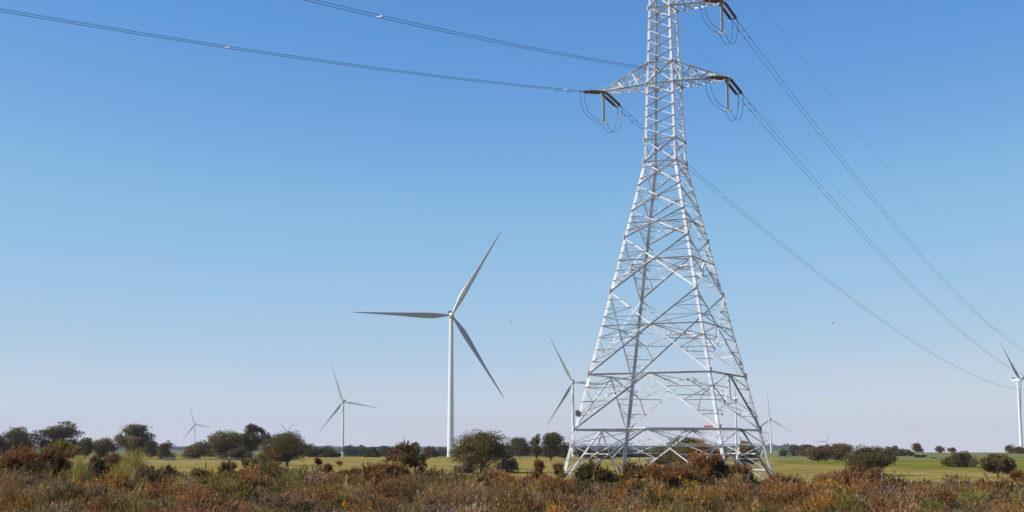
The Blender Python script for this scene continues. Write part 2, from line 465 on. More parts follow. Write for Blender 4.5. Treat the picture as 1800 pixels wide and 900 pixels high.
# ------------------------------------------------------------------ insulators, jumpers, conductors
def shed_prof(n, pitch, r, core, t0):
    pr = [(t0-.08, .0), (t0-.08, core*1.6), (t0-.02, core*1.6), (t0-.02, core)]
    for i in range(n):
        t = t0+i*pitch
        pr += [(t, core), (t+pitch*.16, r), (t+pitch*.36, r*.9), (t+pitch*.45, core)]
    pr += [(t0+n*pitch, core), (t0+n*pitch+.04, core*1.6), (t0+n*pitch+.10, 0)]
    return pr
def vertical_string(tip, label, grp):
    e = empty('post_insulator', tip-UP*.05); tag(e, label, 'insulator', grp)
    m = MB(); m.tube([(0, 0, .03), (0, 0, -.16)], .025, 5); m.build('hanger', M_steel, e)
    m = MB(); m.tube([(0, 0, -2.36), (0, 0, -2.55)], .02, 5)
    d = Vector((math.sin(OUT_AZ), math.cos(OUT_AZ), 0)); s_ = Vector((d.y, -d.x, 0))
    m.box((0, 0, -2.50), s_*.5, d*.06, UP*.06)
    for sg in (-1, 1): m.box(s_*(.23*sg)+UP*-2.53, s_*.05, d*.26, UP*.09); 
    m.build('clamp', M_steel, e)
    for sg in (-1, 1):
        m = MB(); c0 = s_*(.2*sg)+UP*-2.4
        m.tube([c0 + d*(.12*math.cos(t)) + UP*(.12*math.sin(t)) for t in np.linspace(0, 5.2, 12)], .02, 5)
        m.build('arcing_horn', M_plate, e)
    m = MB(); m.lathe((0, 0, -.12), (0, 0, -3), shed_prof(16, .139, .14, .045, .06), 12)
    m.build('insulator_sheds', M_grey_por, e, True)
    m = MB(); m.tube([(0, 0, -.15), (0, 0, -2.38)], .06, 8); m.build('core', M_black, e)
    return e
OUT_AZ = math.radians(27); IN_AZ = math.radians(-141)
def dirv(azm, slope): return Vector((math.sin(azm), math.cos(azm), slope)).normalized()
def tension_set(tip, d, n_disc, label, grp):
    """double brown tension string running from the arm tip along d"""
    e = empty('tension_insulator', tip); tag(e, label, 'insulator', grp)
    s_ = d.cross(UP).normalized(); up = s_.cross(d)
    Lg = n_disc*.125
    m = MB()
    m.box(d*.28, d*.12, s_*.56, up*.03); m.tube([(0, 0, 0), d*.28], .03, 5)
    m.build('yoke_plate', M_steel_dark, e)
    m = MB(); m.box(d*(.50+Lg), d*.14, s_*.56, up*.03)
    for sg in (-1, 1): m.tube([d*(.5+Lg)+s_*(.2*sg), d*(.95+Lg)+s_*(.2*sg)], .035, 6)
    m.build('yoke_plate', M_steel_dark, e)
    for sg in (-1, 1):
        m = MB(); m.lathe(s_*(.22*sg)+d*.30, s_*(.22*sg)+d*5, shed_prof(n_disc, .125, .118, .045, .06), 12)
        m.build('insulator_string', M_brown, e, True)
        m = MB(); c0 = s_*(.26*sg)+d*(.42+Lg)
        m.tube([c0, c0+up*(.28*sg)+d*.05+s_*.1*sg, c0+up*(.34*sg)+d*-.15+s_*.12*sg], .014, 5); m.build('arcing_horn', M_steel, e)
    return tip + d*(.95+Lg), s_
def bezier(p0, p1, p2, p3, n=16):
    return [p0*(1-t)**3+p1*3*t*(1-t)**2+p2*3*t*t*(1-t)+p3*t**3 for t in np.linspace(0, 1, n)]
def twin_line(start, azm, z0, slope, curv, span, label, grp, spacers, s0):
    """two parallel conductors with spacers: height z0+slope*s+curv*s^2 along the plan direction"""
    d = Vector((math.sin(azm), math.cos(azm), 0)); s_ = d.cross(UP).normalized()
    e = empty('overhead_conductor', start); tag(e, label, 'power line', grp)
    ss = list(np.concatenate([np.linspace(0, 40, 16), np.linspace(45, span-s0, 50)]))
    for lat in (-.2, .2):
        m = MB(); m.tube([d*s + s_*lat + UP*(slope*s + curv*((s+s0)**2-s0*s0)) for s in ss], .015, 5)
        m.build('conductor', M_cable, e)
    for s in spacers:
        c = d*s + UP*(slope*s + curv*((s+s0)**2-s0*s0)); m = MB()
        m.box(c, s_*.40, d*.035, UP*.035); m.box(c+s_*.2, s_*.06, d*.10, UP*.07); m.box(c-s_*.2, s_*.06, d*.10, UP*.07)
        m.build('spacer', M_steel if s < 60 else M_plate, e)
    # stockbridge dampers
    for s in (1.6, 3.0):
        m = MB()
        for lat in (-.2, .2):
            c = d*s + s_*lat + UP*(slope*s-.09); m.tube([c-d*.22, c-d*.10, c+d*.10, c+d*.22], [.04, .015, .015, .04], 6)
        m.build('vibration_damper', M_steel_dark, e)
    return e
outfit = {'L': (27.885, -.1138, 2.4e-4), 'R': (27.49, -.1309, 3.2e-4), 'U': (34.34, -.1362, 3.3e-4)}
names = {'L': 'lower left cross arm', 'R': 'lower right cross arm', 'U': 'upper right cross arm'}
tips = {'L': tipL, 'R': tipR, 'U': tipU}
for k, tip in tips.items():
    vertical_string(tip, 'grey ribbed insulator hanging straight down from the %s' % names[k], 'vertical insulators under the arm tips')
    z0, sl, cv = outfit[k]
    # outgoing side
    d = dirv(OUT_AZ, sl-.02); endo, so = tension_set(tip-UP*.08, d, 20, 'double brown insulator string sloping away to the right from the %s' % names[k], 'tension insulators at the arm tips')
    twin_line(endo, OUT_AZ, z0, sl, cv, 300, 'twin cables running from the %s down to the right horizon' % names[k], 'twin power cables on the pylon', (26, 66, 112, 165), 3.2)
    # incoming side
    insl = {'L': -.164, 'R': -.162, 'U': -.162}[k]; icv = {'L': 6.6e-4, 'R': 9.3e-4, 'U': 9.3e-4}[k]
    d = dirv(IN_AZ, insl-.01); endi, si = tension_set(tip-UP*.06, d, 16, 'double brown insulator string reaching left towards the viewer from the %s' % names[k], 'tension insulators at the arm tips')
    twin_line(endi, IN_AZ, 0, insl, icv, 130, 'twin cables running left overhead from the %s' % names[k], 'twin power cables on the pylon', (2.2, 34.5, 80), 3.2)
    # jumper loops
    e = empty('jumper_cable', tip-UP*2.6); tag(e, 'pair of slack loop cables under the %s' % names[k], 'jumper cable', 'slack jumper loops under the arm tips')
    bot = tip-UP*2.62; o_ = e.location
    dj = Vector((math.sin(OUT_AZ), math.cos(OUT_AZ), 0)); sj = Vector((dj.y, -dj.x, 0))
    for sg in (-1, 1):
        a0 = endi + si*(.2*sg); b0 = bot - sj*(.22*sg*1); c0 = endo + so*(.2*sg)
        b0 = bot + sj*(.22*sg)
        a0 = endi + si*(-.2*sg); c0 = endo + so*(.2*sg)
        m = MB()
        p = bezier(a0, a0-UP*2.0, lerp(b0, a0, .55)*1.0-UP*.95, b0-dj*.15) + bezier(b0+dj*.15, b0+dj*1.2-UP*.75, c0-UP*2.5-dj*.1, c0)
        m.tube([q-o_ for q in p], .018, 5); m.build('cable', M_cable, e)
        q = lerp(c0, c0-UP*1.5, .5)
        m = MB(); m.tube([c0-o_-UP*.25, c0-o_-UP*.85], .035, 6); m.build('sleeve', M_plate, e)
for pk, sl, cv, z, nm in ((peakR, -.107, 2.2e-4, 0, 'right'), (peakL, -.09, 1.65e-4, 0, 'left')):
    e = empty('earth_wire', pk); tag(e, 'thin single wire descending to the right horizon from above the frame, the %s of two' % ('higher' if nm == 'right' else 'lower'), 'power line', 'single earth wires from the pylon peak')
    m = MB(); d = Vector((math.sin(OUT_AZ), math.cos(OUT_AZ), 0))
    m.tube([d*s + UP*(sl*s+cv*s*s) for s in np.concatenate([np.linspace(0, 40, 12), np.linspace(46, 300, 44)])], .0085, 5)
    m.build('wire', M_cable, e)

# ------------------------------------------------------------------ wind turbines
def turbine_meshes():
    # blade along +Z, 79 m from the hub, chord mostly in X
    st = [(0, 1.9, 1.9, 20), (2, 1.9, 1.9, 20), (6, 3.0, 1.7, 18), (14, 4.9, 1.2, 14), (22, 4.6, .9, 10), (34, 3.5, .6, 6), (48, 2.2, .36, 3), (62, 1.5, .22, 1), (73, .9, .13, 0), (78.5, .4, .07, -1), (80.5, .06, .03, -1)]
    k = 14; Vv = []; Ff = []
    for i, (z, ch, th, tw) in enumerate(st):
        tw = math.radians(-tw-4)
        for j in range(k):
            t = 2*math.pi*j/k; x = ch/2*math.cos(t); y = th/2*math.sin(t)*(1 if ch < 2 else (1-.35*math.cos(t)))
            x -= (ch-1.9)*.22
            X_ = x*math.cos(tw)-y*math.sin(tw); Y_ = x*math.sin(tw)+y*math.cos(tw) - .0006*z*z*.5
            Vv.append((X_, Y_, z+1.3))
    for i in range(len(st)-1):
        for j in range(k): Ff.append((i*k+j, i*k+(j+1) % k, (i+1)*k+(j+1) % k, (i+1)*k+j))
    bl = bpy.data.meshes.new('blade'); bl.from_pydata(Vv, [], Ff); bl.update(); bl.polygons.foreach_set('use_smooth', [True]*len(bl.polygons)); bl.materials.append(M_blade)
    def mk(mb, name, m_, sm=True):
        me = bpy.data.meshes.new(name); me.from_pydata(mb.v, [], mb.f); me.update(); me.polygons.foreach_set('use_smooth', [sm]*len(me.polygons)); me.materials.append(m_); return me
    tw_ = MB(); tw_.lathe((0, 0, -8), (0, 0, 200), [(0, 2.85), (8, 2.85), (48, 2.45), (88, 2.05), (126.5, 1.6)], 28)
    for z in (30, 60, 92): tw_.lathe((0, 0, z), (0, 0, 300), [(0, 2.0), (0, 2.93-z*.0106), (.25, 2.93-z*.0106), (.25, 2)], 28)
    hb = MB(); hb.lathe((0, 4.2-5.0, 0), (0, -9, 0), [(-2.4, 1.5), (-1.8, 1.95), (0, 2.1), (1.6, 1.9), (2.8, 1.3), (3.5, .5), (3.7, 0)], 20)
    nc = MB(); nc.box((0, 6.2, .45), Vector((3.8, 0, 0)), Vector((0, 12.5, 0)), Vector((0, 0, 3.9)))
    nc.box((0, .6, 0), Vector((3.0, 0, 0)), Vector((0, 2.2, 0)), Vector((0, 0, 3.0)))
    co = MB(); co.box((0, 9.8, 3.3), Vector((4.4, 0, 0)), Vector((0, 2.6, 0)), Vector((0, 0, 1.9)))
    return mk(tw_, 'tower', M_white), mk(hb, 'hub', M_white), mk(nc, 'nacelle', M_white, False), mk(co, 'cooler', M_dark, False), bl
T_tower, T_hub, T_nac, T_cool, T_blade = turbine_meshes()
bpy_bev = None
def turbine(hx, hy, Y, angs, yaw, label, scale=1.0):
    h = at(hx, hy, Y); H = 119.5*scale
    e = empty('wind_turbine', (h.x, h.y, h.z-H)); tag(e, label, 'wind turbine', 'white wind turbines across the plain')
    # yaw: rotor faces -Y turned by yaw
    fx = Vector((math.sin(yaw), -math.cos(yaw), 0))
    e.rotation_euler = (0, 0, yaw); e.scale = (scale,)*3
    def ch(name, me, par, loc=(0, 0, 0), rot=(0, 0, 0)):
        o = bpy.data.objects.new(name, me); col.objects.link(o); o.parent = par; o.location = loc; o.rotation_euler = rot; return o
    e.location = e.location - Vector((fx.x*4.5*scale, fx.y*4.5*scale, 0))
    ch('tower', T_tower, e, (0, 0, 0))
    n = ch('nacelle', T_nac, e, (0, -3.0, 119.5)); ch('cooler', T_cool, n)
    ch('hub', T_hub, e, (0, -3.6, 119.5), (math.radians(-4), 0, 0))
    for a in angs:
        o = ch('blade', T_blade, e, (0, -4.5, 119.5)); o.rotation_mode = 'XYZ'
        o.rotation_euler = (0, math.radians(90-a), 0)
turbine(794, 554, 1080, (60.3, 179.2, -57.3), math.radians(6), 'nearest and largest white wind turbine, left of the pylon')
turbine(602.5, 706, 2730, (108.5, -9.8, 231.5), math.radians(-12), 'second wind turbine left of the large one, standing clear of the trees')
turbine(1006.5, 672, 2114, (116.5, -4, 239), math.radians(-8), 'wind turbine just behind the left leg of the pylon')
turbine(342, 746, 5000, (108, -9, 232), math.radians(-12), 'small far wind turbine rising behind the tree clump on the left', .97)
turbine(504, 759, 8000, (128, 50, 250), 0.15, 'tiny wind turbine peeping over the tree with a visible trunk')
turbine(1794, 668, 2050, (138, 18, 263), math.radians(42), 'wind turbine seen side on at the right edge of the picture')
turbine(1291.5, 704, 3000, (84, 204, 324), math.radians(-30), 'wind turbine seen through the right side of the pylon lattice')
turbine(1353.5, 737, 3900, (94, 214, 330), math.radians(-25), 'small wind turbine beside the foot of the rightmost pylon leg')
turbine(1452, 776, 8600, (62, 182, 302), 0.0, 'faint tiny wind turbine above the trees right of the pylon')

# ------------------------------------------------------------------ foliage
def rdir(n, r):
    v = r.normal(size=(n, 3)); return v/np.linalg.norm(v, axis=1, keepdims=True)
def leaf_quads(P, s, r, up=.0):
    n = len(P); a = rdir(n, r); b = np.cross(a, rdir(n, r)); b /= np.linalg.norm(b, axis=1, keepdims=True)+1e-9
    s = s*r.uniform(.6, 1.3, size=(n, 1))
    v = np.stack([P-a*s-b*s*.6, P+a*s*.2-b*s, P+a*s+b*s*.5, P-a*s*.3+b*s], 1).reshape(-1, 3)
    f = np.arange(4*n).reshape(n, 4)
    return v, f
def vnoise(P, sc, seed):
    q = P*sc+seed*17.3
    return (np.sin(q[:, 0]*1.7+np.sin(q[:, 1]*2.3))+np.sin(q[:, 1]*1.9+np.sin(q[:, 2]*2.1)+1)+np.sin(q[:, 2]*2.2+np.sin(q[:, 0]*1.3)+2))/3
TREE_PAL = {'dark': ((.062, .052, .022), (.125, .100, .038)), 'brown': ((.105, .075, .036), (.17, .125, .06)), 'olive': ((.090, .075, .024), (.17, .135, .044)), 'far': ((.06, .065, .035), (.09, .09, .045))}
tree_n = 0
def tree(px, top, wpx, Y, style, pal, label, patch=None, grp='paddock trees', lean=0.):
    global tree_n
    tree_n += 1; r = np.random.default_rng(100+tree_n)
    x = at(px, 783, Y).x; z = gz(x, Y)
    H = at(px, top, Y).z - z; W = wpx/FPX*Y
    e = empty('tree', (x, Y, z)); tag(e, label, 'tree', grp)
    # crown lobes
    lobes = []
    trunk = {'round': .07, 'open': .10, 'bush': .0, 'droop': .14, 'tall': .04}[style]
    n_l = {'round': 38, 'open': 36, 'bush': 28, 'droop': 32, 'tall': 20}[style]
    cz0 = H*trunk; ch = H-cz0
    for i in range(n_l):
        for _ in range(60):
            q = r.uniform(-1, 1, 3)
            if style == 'open': ok = .25 < (q**2).sum() < 1
            else: ok = (q**2).sum() < 1
            # domes: narrower to the top
            if ok: break
        if style in ('bush',): q[2] = abs(q[2])*1.0-.0; rr = r.uniform(.13, .30); c = np.array([q[0]*W*.34, q[1]*W*.34, cz0+ch*(.12+q[2]*.62)])
        elif style == 'droop': rr = r.uniform(.20, .30); c = np.array([q[0]*W*.36, q[1]*W*.3, cz0+ch*(.52+q[2]*.34)])
        elif style == 'tall': rr = r.uniform(.22, .34); c = np.array([q[0]*W*.26, q[1]*W*.26, cz0+ch*(.48+q[2]*.40)])
        elif style == 'open': rr = r.uniform(.11, .24); c = np.array([q[0]*W*.37, q[1]*W*.34, cz0+ch*(.50+q[2]*.40)])
        else: rr = r.uniform(.12, .29); c = np.array([q[0]*W*.36, q[1]*W*.34, cz0+ch*(.48+q[2]*.40)])
        k = 1-.45*max(0, (c[2]-cz0)/ch-.55)*1.8-.35*max(0, .35-(c[2]-cz0)/ch)
        c[0] *= k; c[1] *= k; c[0] += lean*W*(c[2]/H)
        lobes.append((c, rr*min(W, ch*1.25)*r.uniform(.75, 1.1)))
    L = np.array([l[0] for l in lobes]); R_ = np.array([l[1] for l in lobes])
    wp, hp = wpx*.57, (H*FPX/Y)*.57
    area = wp*hp
    n = int(np.clip(area*21, 1200, 34000))
    ls = max(.13, .72*Y/1322*.5)
    ls = min(ls, .45*H/8+.1)*1.25
    w = R_**2; w /= w.sum()
    li = r.choice(len(R_), n, p=w)
    d = rdir(n, r); d[:, 2] *= .85
    rad = r.uniform(.2, 1, n)**.5 * (1+.30*vnoise(d, 4.5, tree_n))*np.where(r.uniform(size=n) < .06, r.uniform(1.05, 1.25, n), 1)
    Pp = L[li] + d*(R_[li]*rad)[:, None]
    keep = vnoise(Pp, 5.5/max(H, 4), tree_n*3.) > (-.50 if style != 'open' else -.30)
    Pp = Pp[keep]; li = li[keep]
    Pp[:, 2] = np.maximum(Pp[:, 2], .15)
    if style == 'droop':
        Pp[:, 2] -= np.abs(r.normal(size=len(Pp)))*H*.05*(np.hypot(Pp[:, 0], Pp[:, 1])/(W*.5))
        Pp[:, 2] = np.maximum(Pp[:, 2], .8)
    mxz = np.percentile(Pp[:, 2], 99.6); Pp[:, 2] = Pp[:, 2]*np.where(Pp[:, 2] > H*.5, 1, 1); sc_ = (H-.0)/mxz; Pp[:, 2] *= sc_
    kx = (W*.5)/np.percentile(np.abs(Pp[:, 0]-lean*W*.5), 98); Pp[:, 0] *= kx; Pp[:, 1] *= kx; L[:, 0] *= kx; L[:, 1] *= kx
    v, f = leaf_quads(Pp, ls, r)
    c0, c1 = (np.array(q)*np.array([1.36, 1.27, 1.15]) for q in TREE_PAL[pal])
    t = (r.uniform(0, 1, len(Pp))*.5 + .5*r.uniform(0, 1, len(R_))[li])[:, None]
    cc = (c0*(1-t)+c1*t)*r.uniform(.7, 1.35, len(R_))[li][:, None]
    if patch is not None:
        pc = np.array([patch[0]*W, -W*.25, patch[1]*H]); dd = np.linalg.norm((Pp-pc)/np.array([W*.16, W*.4, H*.2]), axis=1)
        cc = np.where((dd < 1)[:, None] & (r.uniform(size=len(Pp)) < .75)[:, None], np.array([.20, .10, .035]), cc)
    me = np_mesh('crown', v, f, np.repeat(cc, 4, 0)); link('crown', me, M_leaf, e)
    m = MB(); tr = max(.14, H*.026)*(1.25 if style in ('round', 'droop') else 1)
    top_ = Vector((lean*W*.4, 0, H*(trunk+.28))); k = r.uniform(-.3, .3)
    m.tube([(0, 0, -.4), (k*.3, 0, H*trunk*.6), (k*.6, .1, H*trunk), top_], [tr*1.35, tr, tr*.85, tr*.5], 8)
    for q in r.choice(len(R_), min(len(R_), 9), replace=False):
        b = Vector((k*.5, .1, H*(trunk*r.uniform(.75, 1.3)+.02))); en = Vector(L[q])*1.0
        if en.z < b.z+.2: en.z = b.z+.3
        mm = lerp(b, en, .5)+Vector(r.normal(size=3))*H*.02
        m.tube([b, mm, en], [tr*.55, tr*.35, tr*.15], 6)
    m.build('trunk', M_bark, e)
    return e
TREES = [
 (28, 753, 66, 930, 'round', 'dark', 'dense dark tree at the left edge of the picture'),
 (-12, 763, 50, 900, 'round', 'dark', 'dark tree cut by the left edge of the picture'),
 (112, 743, 84, 940, 'open', 'dark', 'tall open eucalypt behind the olive bush on the left'),
 (150, 770, 26, 900, 'round', 'dark', 'small dark tree tucked against the right side of the tall open eucalypt'),
 (180, 771, 48, 980, 'round', 'brown', 'low grey-brown tree between the two tall left eucalypts'),
 (238, 747, 58, 900, 'open', 'brown', 'tall brown-tinged eucalypt above the large grass tuft'),
 (265, 774, 34, 880, 'round', 'dark', 'small tree at the right foot of the brown-tinged eucalypt'),
 (291, 777, 28, 860, 'bush', 'dark', 'small dark tree beside the grey yard rails'),
 (349, 776, 50, 900, 'bush', 'olive', 'low bushy tree at the left end of the middle clump, below the far turbine'),
 (394, 758, 56, 860, 'round', 'olive', 'olive tree second from the left in the middle clump'),
 (443, 747, 54, 880, 'open', 'dark', 'tallest dark tree of the middle clump'),
 (425, 784, 50, 830, 'bush', 'dark', 'low dark undergrowth tree in front of the tallest middle tree'),
 (505, 761, 80, 600, 'round', 'olive', 'broad tree with a bare trunk and a rusty patch, behind the fence post', (-.28, .45)),
 (472, 790, 40, 640, 'bush', 'olive', 'low bushy tree at the left side of the bare-trunked tree'),
 (553, 786, 26, 1030, 'bush', 'far', 'small dark bush tree at the left end of the row left of the small turbine'),
 (577, 785, 40, 1030, 'bush', 'dark', 'wide low tree immediately left of the small turbine tower'),
 (617, 783, 30, 2300, 'round', 'far', 'hazy far tree immediately right of the small turbine tower'),
 (636, 785, 22, 2350, 'round', 'far', 'hazy far tree, second right of the small turbine tower'),
 (656, 786, 30, 1040, 'bush', 'dark', 'low tree third right of the small turbine tower'),
 (680, 784, 26, 2300, 'round', 'far', 'hazy far tree behind the spindly roadside shrub'),
 (728, 778, 20, 1020, 'tall', 'dark', 'narrow dark tree just right of the spindly shrub top'),
 (757, 786, 25, 1030, 'bush', 'dark', 'low dark tree left of the large turbine tower'),
 (776, 786, 18, 2200, 'round', 'far', 'hazy tree touching the left side of the large turbine tower'),
 (808, 785, 20, 2200, 'round', 'far', 'hazy tree touching the right side of the large turbine tower'),
 (846, 759, 92, 445, 'round', 'olive', 'large rounded tree standing in the paddock right of the large turbine'),
 (892, 804, 34, 440, 'bush', 'dark', 'dark low bush against the right side of the large rounded tree'),
 (818, 812, 34, 440, 'bush', 'brown', 'brown low bush against the left side of the large rounded tree'),
 (884, 779, 38, 900, 'round', 'dark', 'dark tree showing behind the right shoulder of the large rounded tree'),
 (914, 770, 42, 960, 'round', 'dark', 'rounded tree between the large rounded tree and the two-topped tree'),
 (943, 764, 18, 800, 'tall', 'dark', 'slim spire of the two-topped tree left of the pylon', None),
 (968, 761, 38, 800, 'tall', 'dark', 'broad dark tree right of the slim spire, left of the pylon'),
 (992, 779, 24, 850, 'round', 'dark', 'small tree at the left leg of the pylon'),
 (1030, 787, 46, 900, 'bush', 'dark', 'low tree seen through the left bay of the pylon base'),
 (1062, 788, 34, 880, 'bush', 'dark', 'dark bush tree behind the rear leg of the pylon'),
 (1096, 788, 40, 1000, 'bush', 'far', 'hazy low tree seen left of the middle of the pylon base'),
 (1138, 789, 40, 1000, 'bush', 'far', 'hazy low tree seen through the middle of the pylon base'),
 (1203, 768, 66, 620, 'round', 'olive', 'tall rounded tree seen through the pylon base'),
 (1165, 785, 50, 640, 'bush', 'olive', 'low spreading tree left of the tall one inside the pylon base'),
 (1246, 783, 40, 640, 'bush', 'dark', 'low dark tree behind the rust shrub in the pylon base'),
 (1308, 776, 38, 600, 'bush', 'olive', 'tree seen through the right bay of the pylon base'),
 (1376, 788, 15, 1500, 'bush', 'far', 'tiny far tree just right of the rightmost pylon leg'),
 (1395, 782, 22, 1350, 'round', 'far', 'small tree pair partner right of the pylon, left one'),
 (1417, 782, 36, 1300, 'round', 'dark', 'dark rounded tree right of the small pylon-side trees'),
 (1438, 784, 42, 720, 'round', 'brown', 'left of the two brown trees right of the pylon'),
 (1470, 780, 52, 760, 'round', 'brown', 'larger right one of the two brown trees right of the pylon'),
 (1524, 786, 82, 400, 'droop', 'dark', 'dark drooping tree behind the painted fence post on the right'),
 (1569, 784, 26, 1380, 'bush', 'far', 'far tree above the right shoulder of the drooping tree'),
 (1586, 789, 38, 1050, 'bush', 'dark', 'low wide tree right of the drooping tree'),
 (1612, 779, 16, 1400, 'tall', 'brown', 'upright tree beside the pinkish farm shed'),
 (1617, 799, 20, 960, 'bush', 'dark', 'small round bush below the farm shed'),
 (1642, 804, 13, 900, 'bush', 'dark', 'tiny round bush alone on the bright green paddock'),
 (1651, 784, 16, 1380, 'tall', 'brown', 'upright lone tree on the hill left of the dark domed tree'),
 (1673, 787, 13, 1480, 'round', 'brown', 'small tree on the skyline above the dark domed tree'),
 (1682, 794, 52, 560, 'bush', 'dark', 'dark domed tree on the bright green paddock'),
 (1753, 799, 54, 375, 'open', 'brown', 'open brown tree with several stems near the right edge'),
 (1774, 782, 16, 1380, 'bush', 'brown', 'small brown tree left of the right edge turbine foot'),
 (1790, 785, 28, 1300, 'bush', 'dark', 'wide dark tree at the foot of the right edge turbine'),
 (1796, 806, 20, 950, 'bush', 'dark', 'low bush cut by the right edge of the picture'),
]
for T in TREES:
    tree(T[0], T[1], T[2], T[3], T[4], T[5], T[6], T[7] if len(T) > 7 else None)
# far-off woods that read as one hazy mass
r = np.random.default_rng(5); Pn = []
for (p0, p1, Yd, hgt, n) in ((540, 1000, 4200, 20, 1500), (270, 620, 6500, 24, 1100), (980, 1340, 3300, 15, 1500), (1340, 1420, 8000, 22, 500), (590, 790, 2900, 15, 900), (1000, 1400, 7500, 26, 900), (820, 1000, 3000, 16, 800)):
    px = r.uniform(p0, p1, n); yy = Yd*(1+r.uniform(-.04, .04, n)); xx = (px-900)*math.cos(PITCH)/FPX*yy
    hh = hgt*(.45+.35*np.sin(px*.21)+.2*np.sin(px*.07+1)+.2*r.uniform(size=n)); hh = np.maximum(hh, 3)
    Pn.append(np.stack([xx, yy, ground_z(xx, yy)+hh*r.uniform(0, 1, n)], 1))
Pn = np.concatenate(Pn); v, f = leaf_quads(Pn, 3.6, r)
o = link('distant_woods', np_mesh('distant_woods', v, f, np.repeat(np.array([[.055, .065, .04]])*r.uniform(.8, 1.3, (len(Pn), 1)), 4, 0)), M_leaf)
tag(o, 'hazy bands of far woodland along the horizon', 'woodland', kind='stuff')

# ------------------------------------------------------------------ heath shrubs
PAL = {
 'rust': [(.24, .118, .052), (.30, .155, .07), (.17, .09, .045), (.13, .08, .035)],
 'brown': [(.20, .13, .07), (.26, .17, .09), (.13, .095, .055), (.17, .14, .05)],
 'mauve': [(.22, .155, .115), (.27, .195, .15), (.16, .12, .095), (.25, .15, .09)],
 'olive': [(.15, .13, .04), (.20, .17, .05), (.11, .095, .035), (.23, .17, .06)],
 'green': [(.12, .15, .04), (.18, .20, .05), (.09, .10, .03), (.24, .24, .07)],
 'dark': [(.085, .07, .03), (.12, .095, .04), (.10, .075, .045), (.07, .06, .03)],
 'straw': [(.42, .34, .22), (.34, .26, .16), (.26, .20, .12), (.48, .40, .27)],
  'sedge': [(.20, .20, .05), (.26, .24, .06), (.14, .15, .04), (.34, .28, .09)],
 'gold': [(.30, .17, .04), (.38, .22, .05), (.20, .13, .04), (.16, .11, .05)],
}
PALA = {k: np.minimum(np.array(v)*(1.42 if k != 'dark' else 1.3)*np.array([1.06, .98, .84]), .75) for k, v in PAL.items()}
def needles(P, D, ln, wd, r):
    """thin triangles at P pointing along D"""
    n = len(P); s = np.cross(D, rdir(n, r)); s /= np.linalg.norm(s, axis=1, keepdims=True)+1e-9
    s = s*(wd*r.uniform(.6, 1.3, (n, 1))); D = D*(ln*r.uniform(.5, 1.3, (n, 1)))
    return np.stack([P-s, P+s, P+D], 1).reshape(-1, 3)
def dome_points(n, W, H, r, lob=7, spread=.36, sl=.16):
    """points and directions along feathery sprigs that grow out of a few uneven lobes"""
    L = np.stack([r.normal(size=lob)*W*spread*.6, r.normal(size=lob)*W*spread*.6, r.uniform(.25, .80, lob)*H], 1)
    L[:, 2] *= np.clip(1.2-.6*(np.hypot(L[:, 0], L[:, 1])/(W*.5))**2, .4, 1.1)
    R = r.uniform(.09, .26, lob)*min(W, 1.6*H)
    ns = max(8, n//14)
    si = r.integers(0, lob, ns); d = rdir(ns, r); d[:, 2] = np.where(d[:, 2] < -.3, -d[:, 2], d[:, 2])
    S = L[si]+d*(R[si]*r.uniform(.3, 1, ns)**.5)[:, None]
    G = d*.6+S/np.array([W*.6, W*.6, H]); G[:, 2] += .55; G += r.normal(size=G.shape)*.3; G /= np.linalg.norm(G, axis=1, keepdims=True)
    SL = min(H, W)*sl*r.uniform(.4, 1.9, ns)
    k = r.integers(0, ns, n); t = r.uniform(0, 1, n)
    P = S[k]+G[k]*(SL[k]*t)[:, None]; P[:, 2] = np.maximum(P[:, 2], .03)
    D = G[k]+r.normal(size=(n, 3))*.42; D /= np.linalg.norm(D, axis=1, keepdims=True)
    return P, L, si[k], D
shrub_n = 0
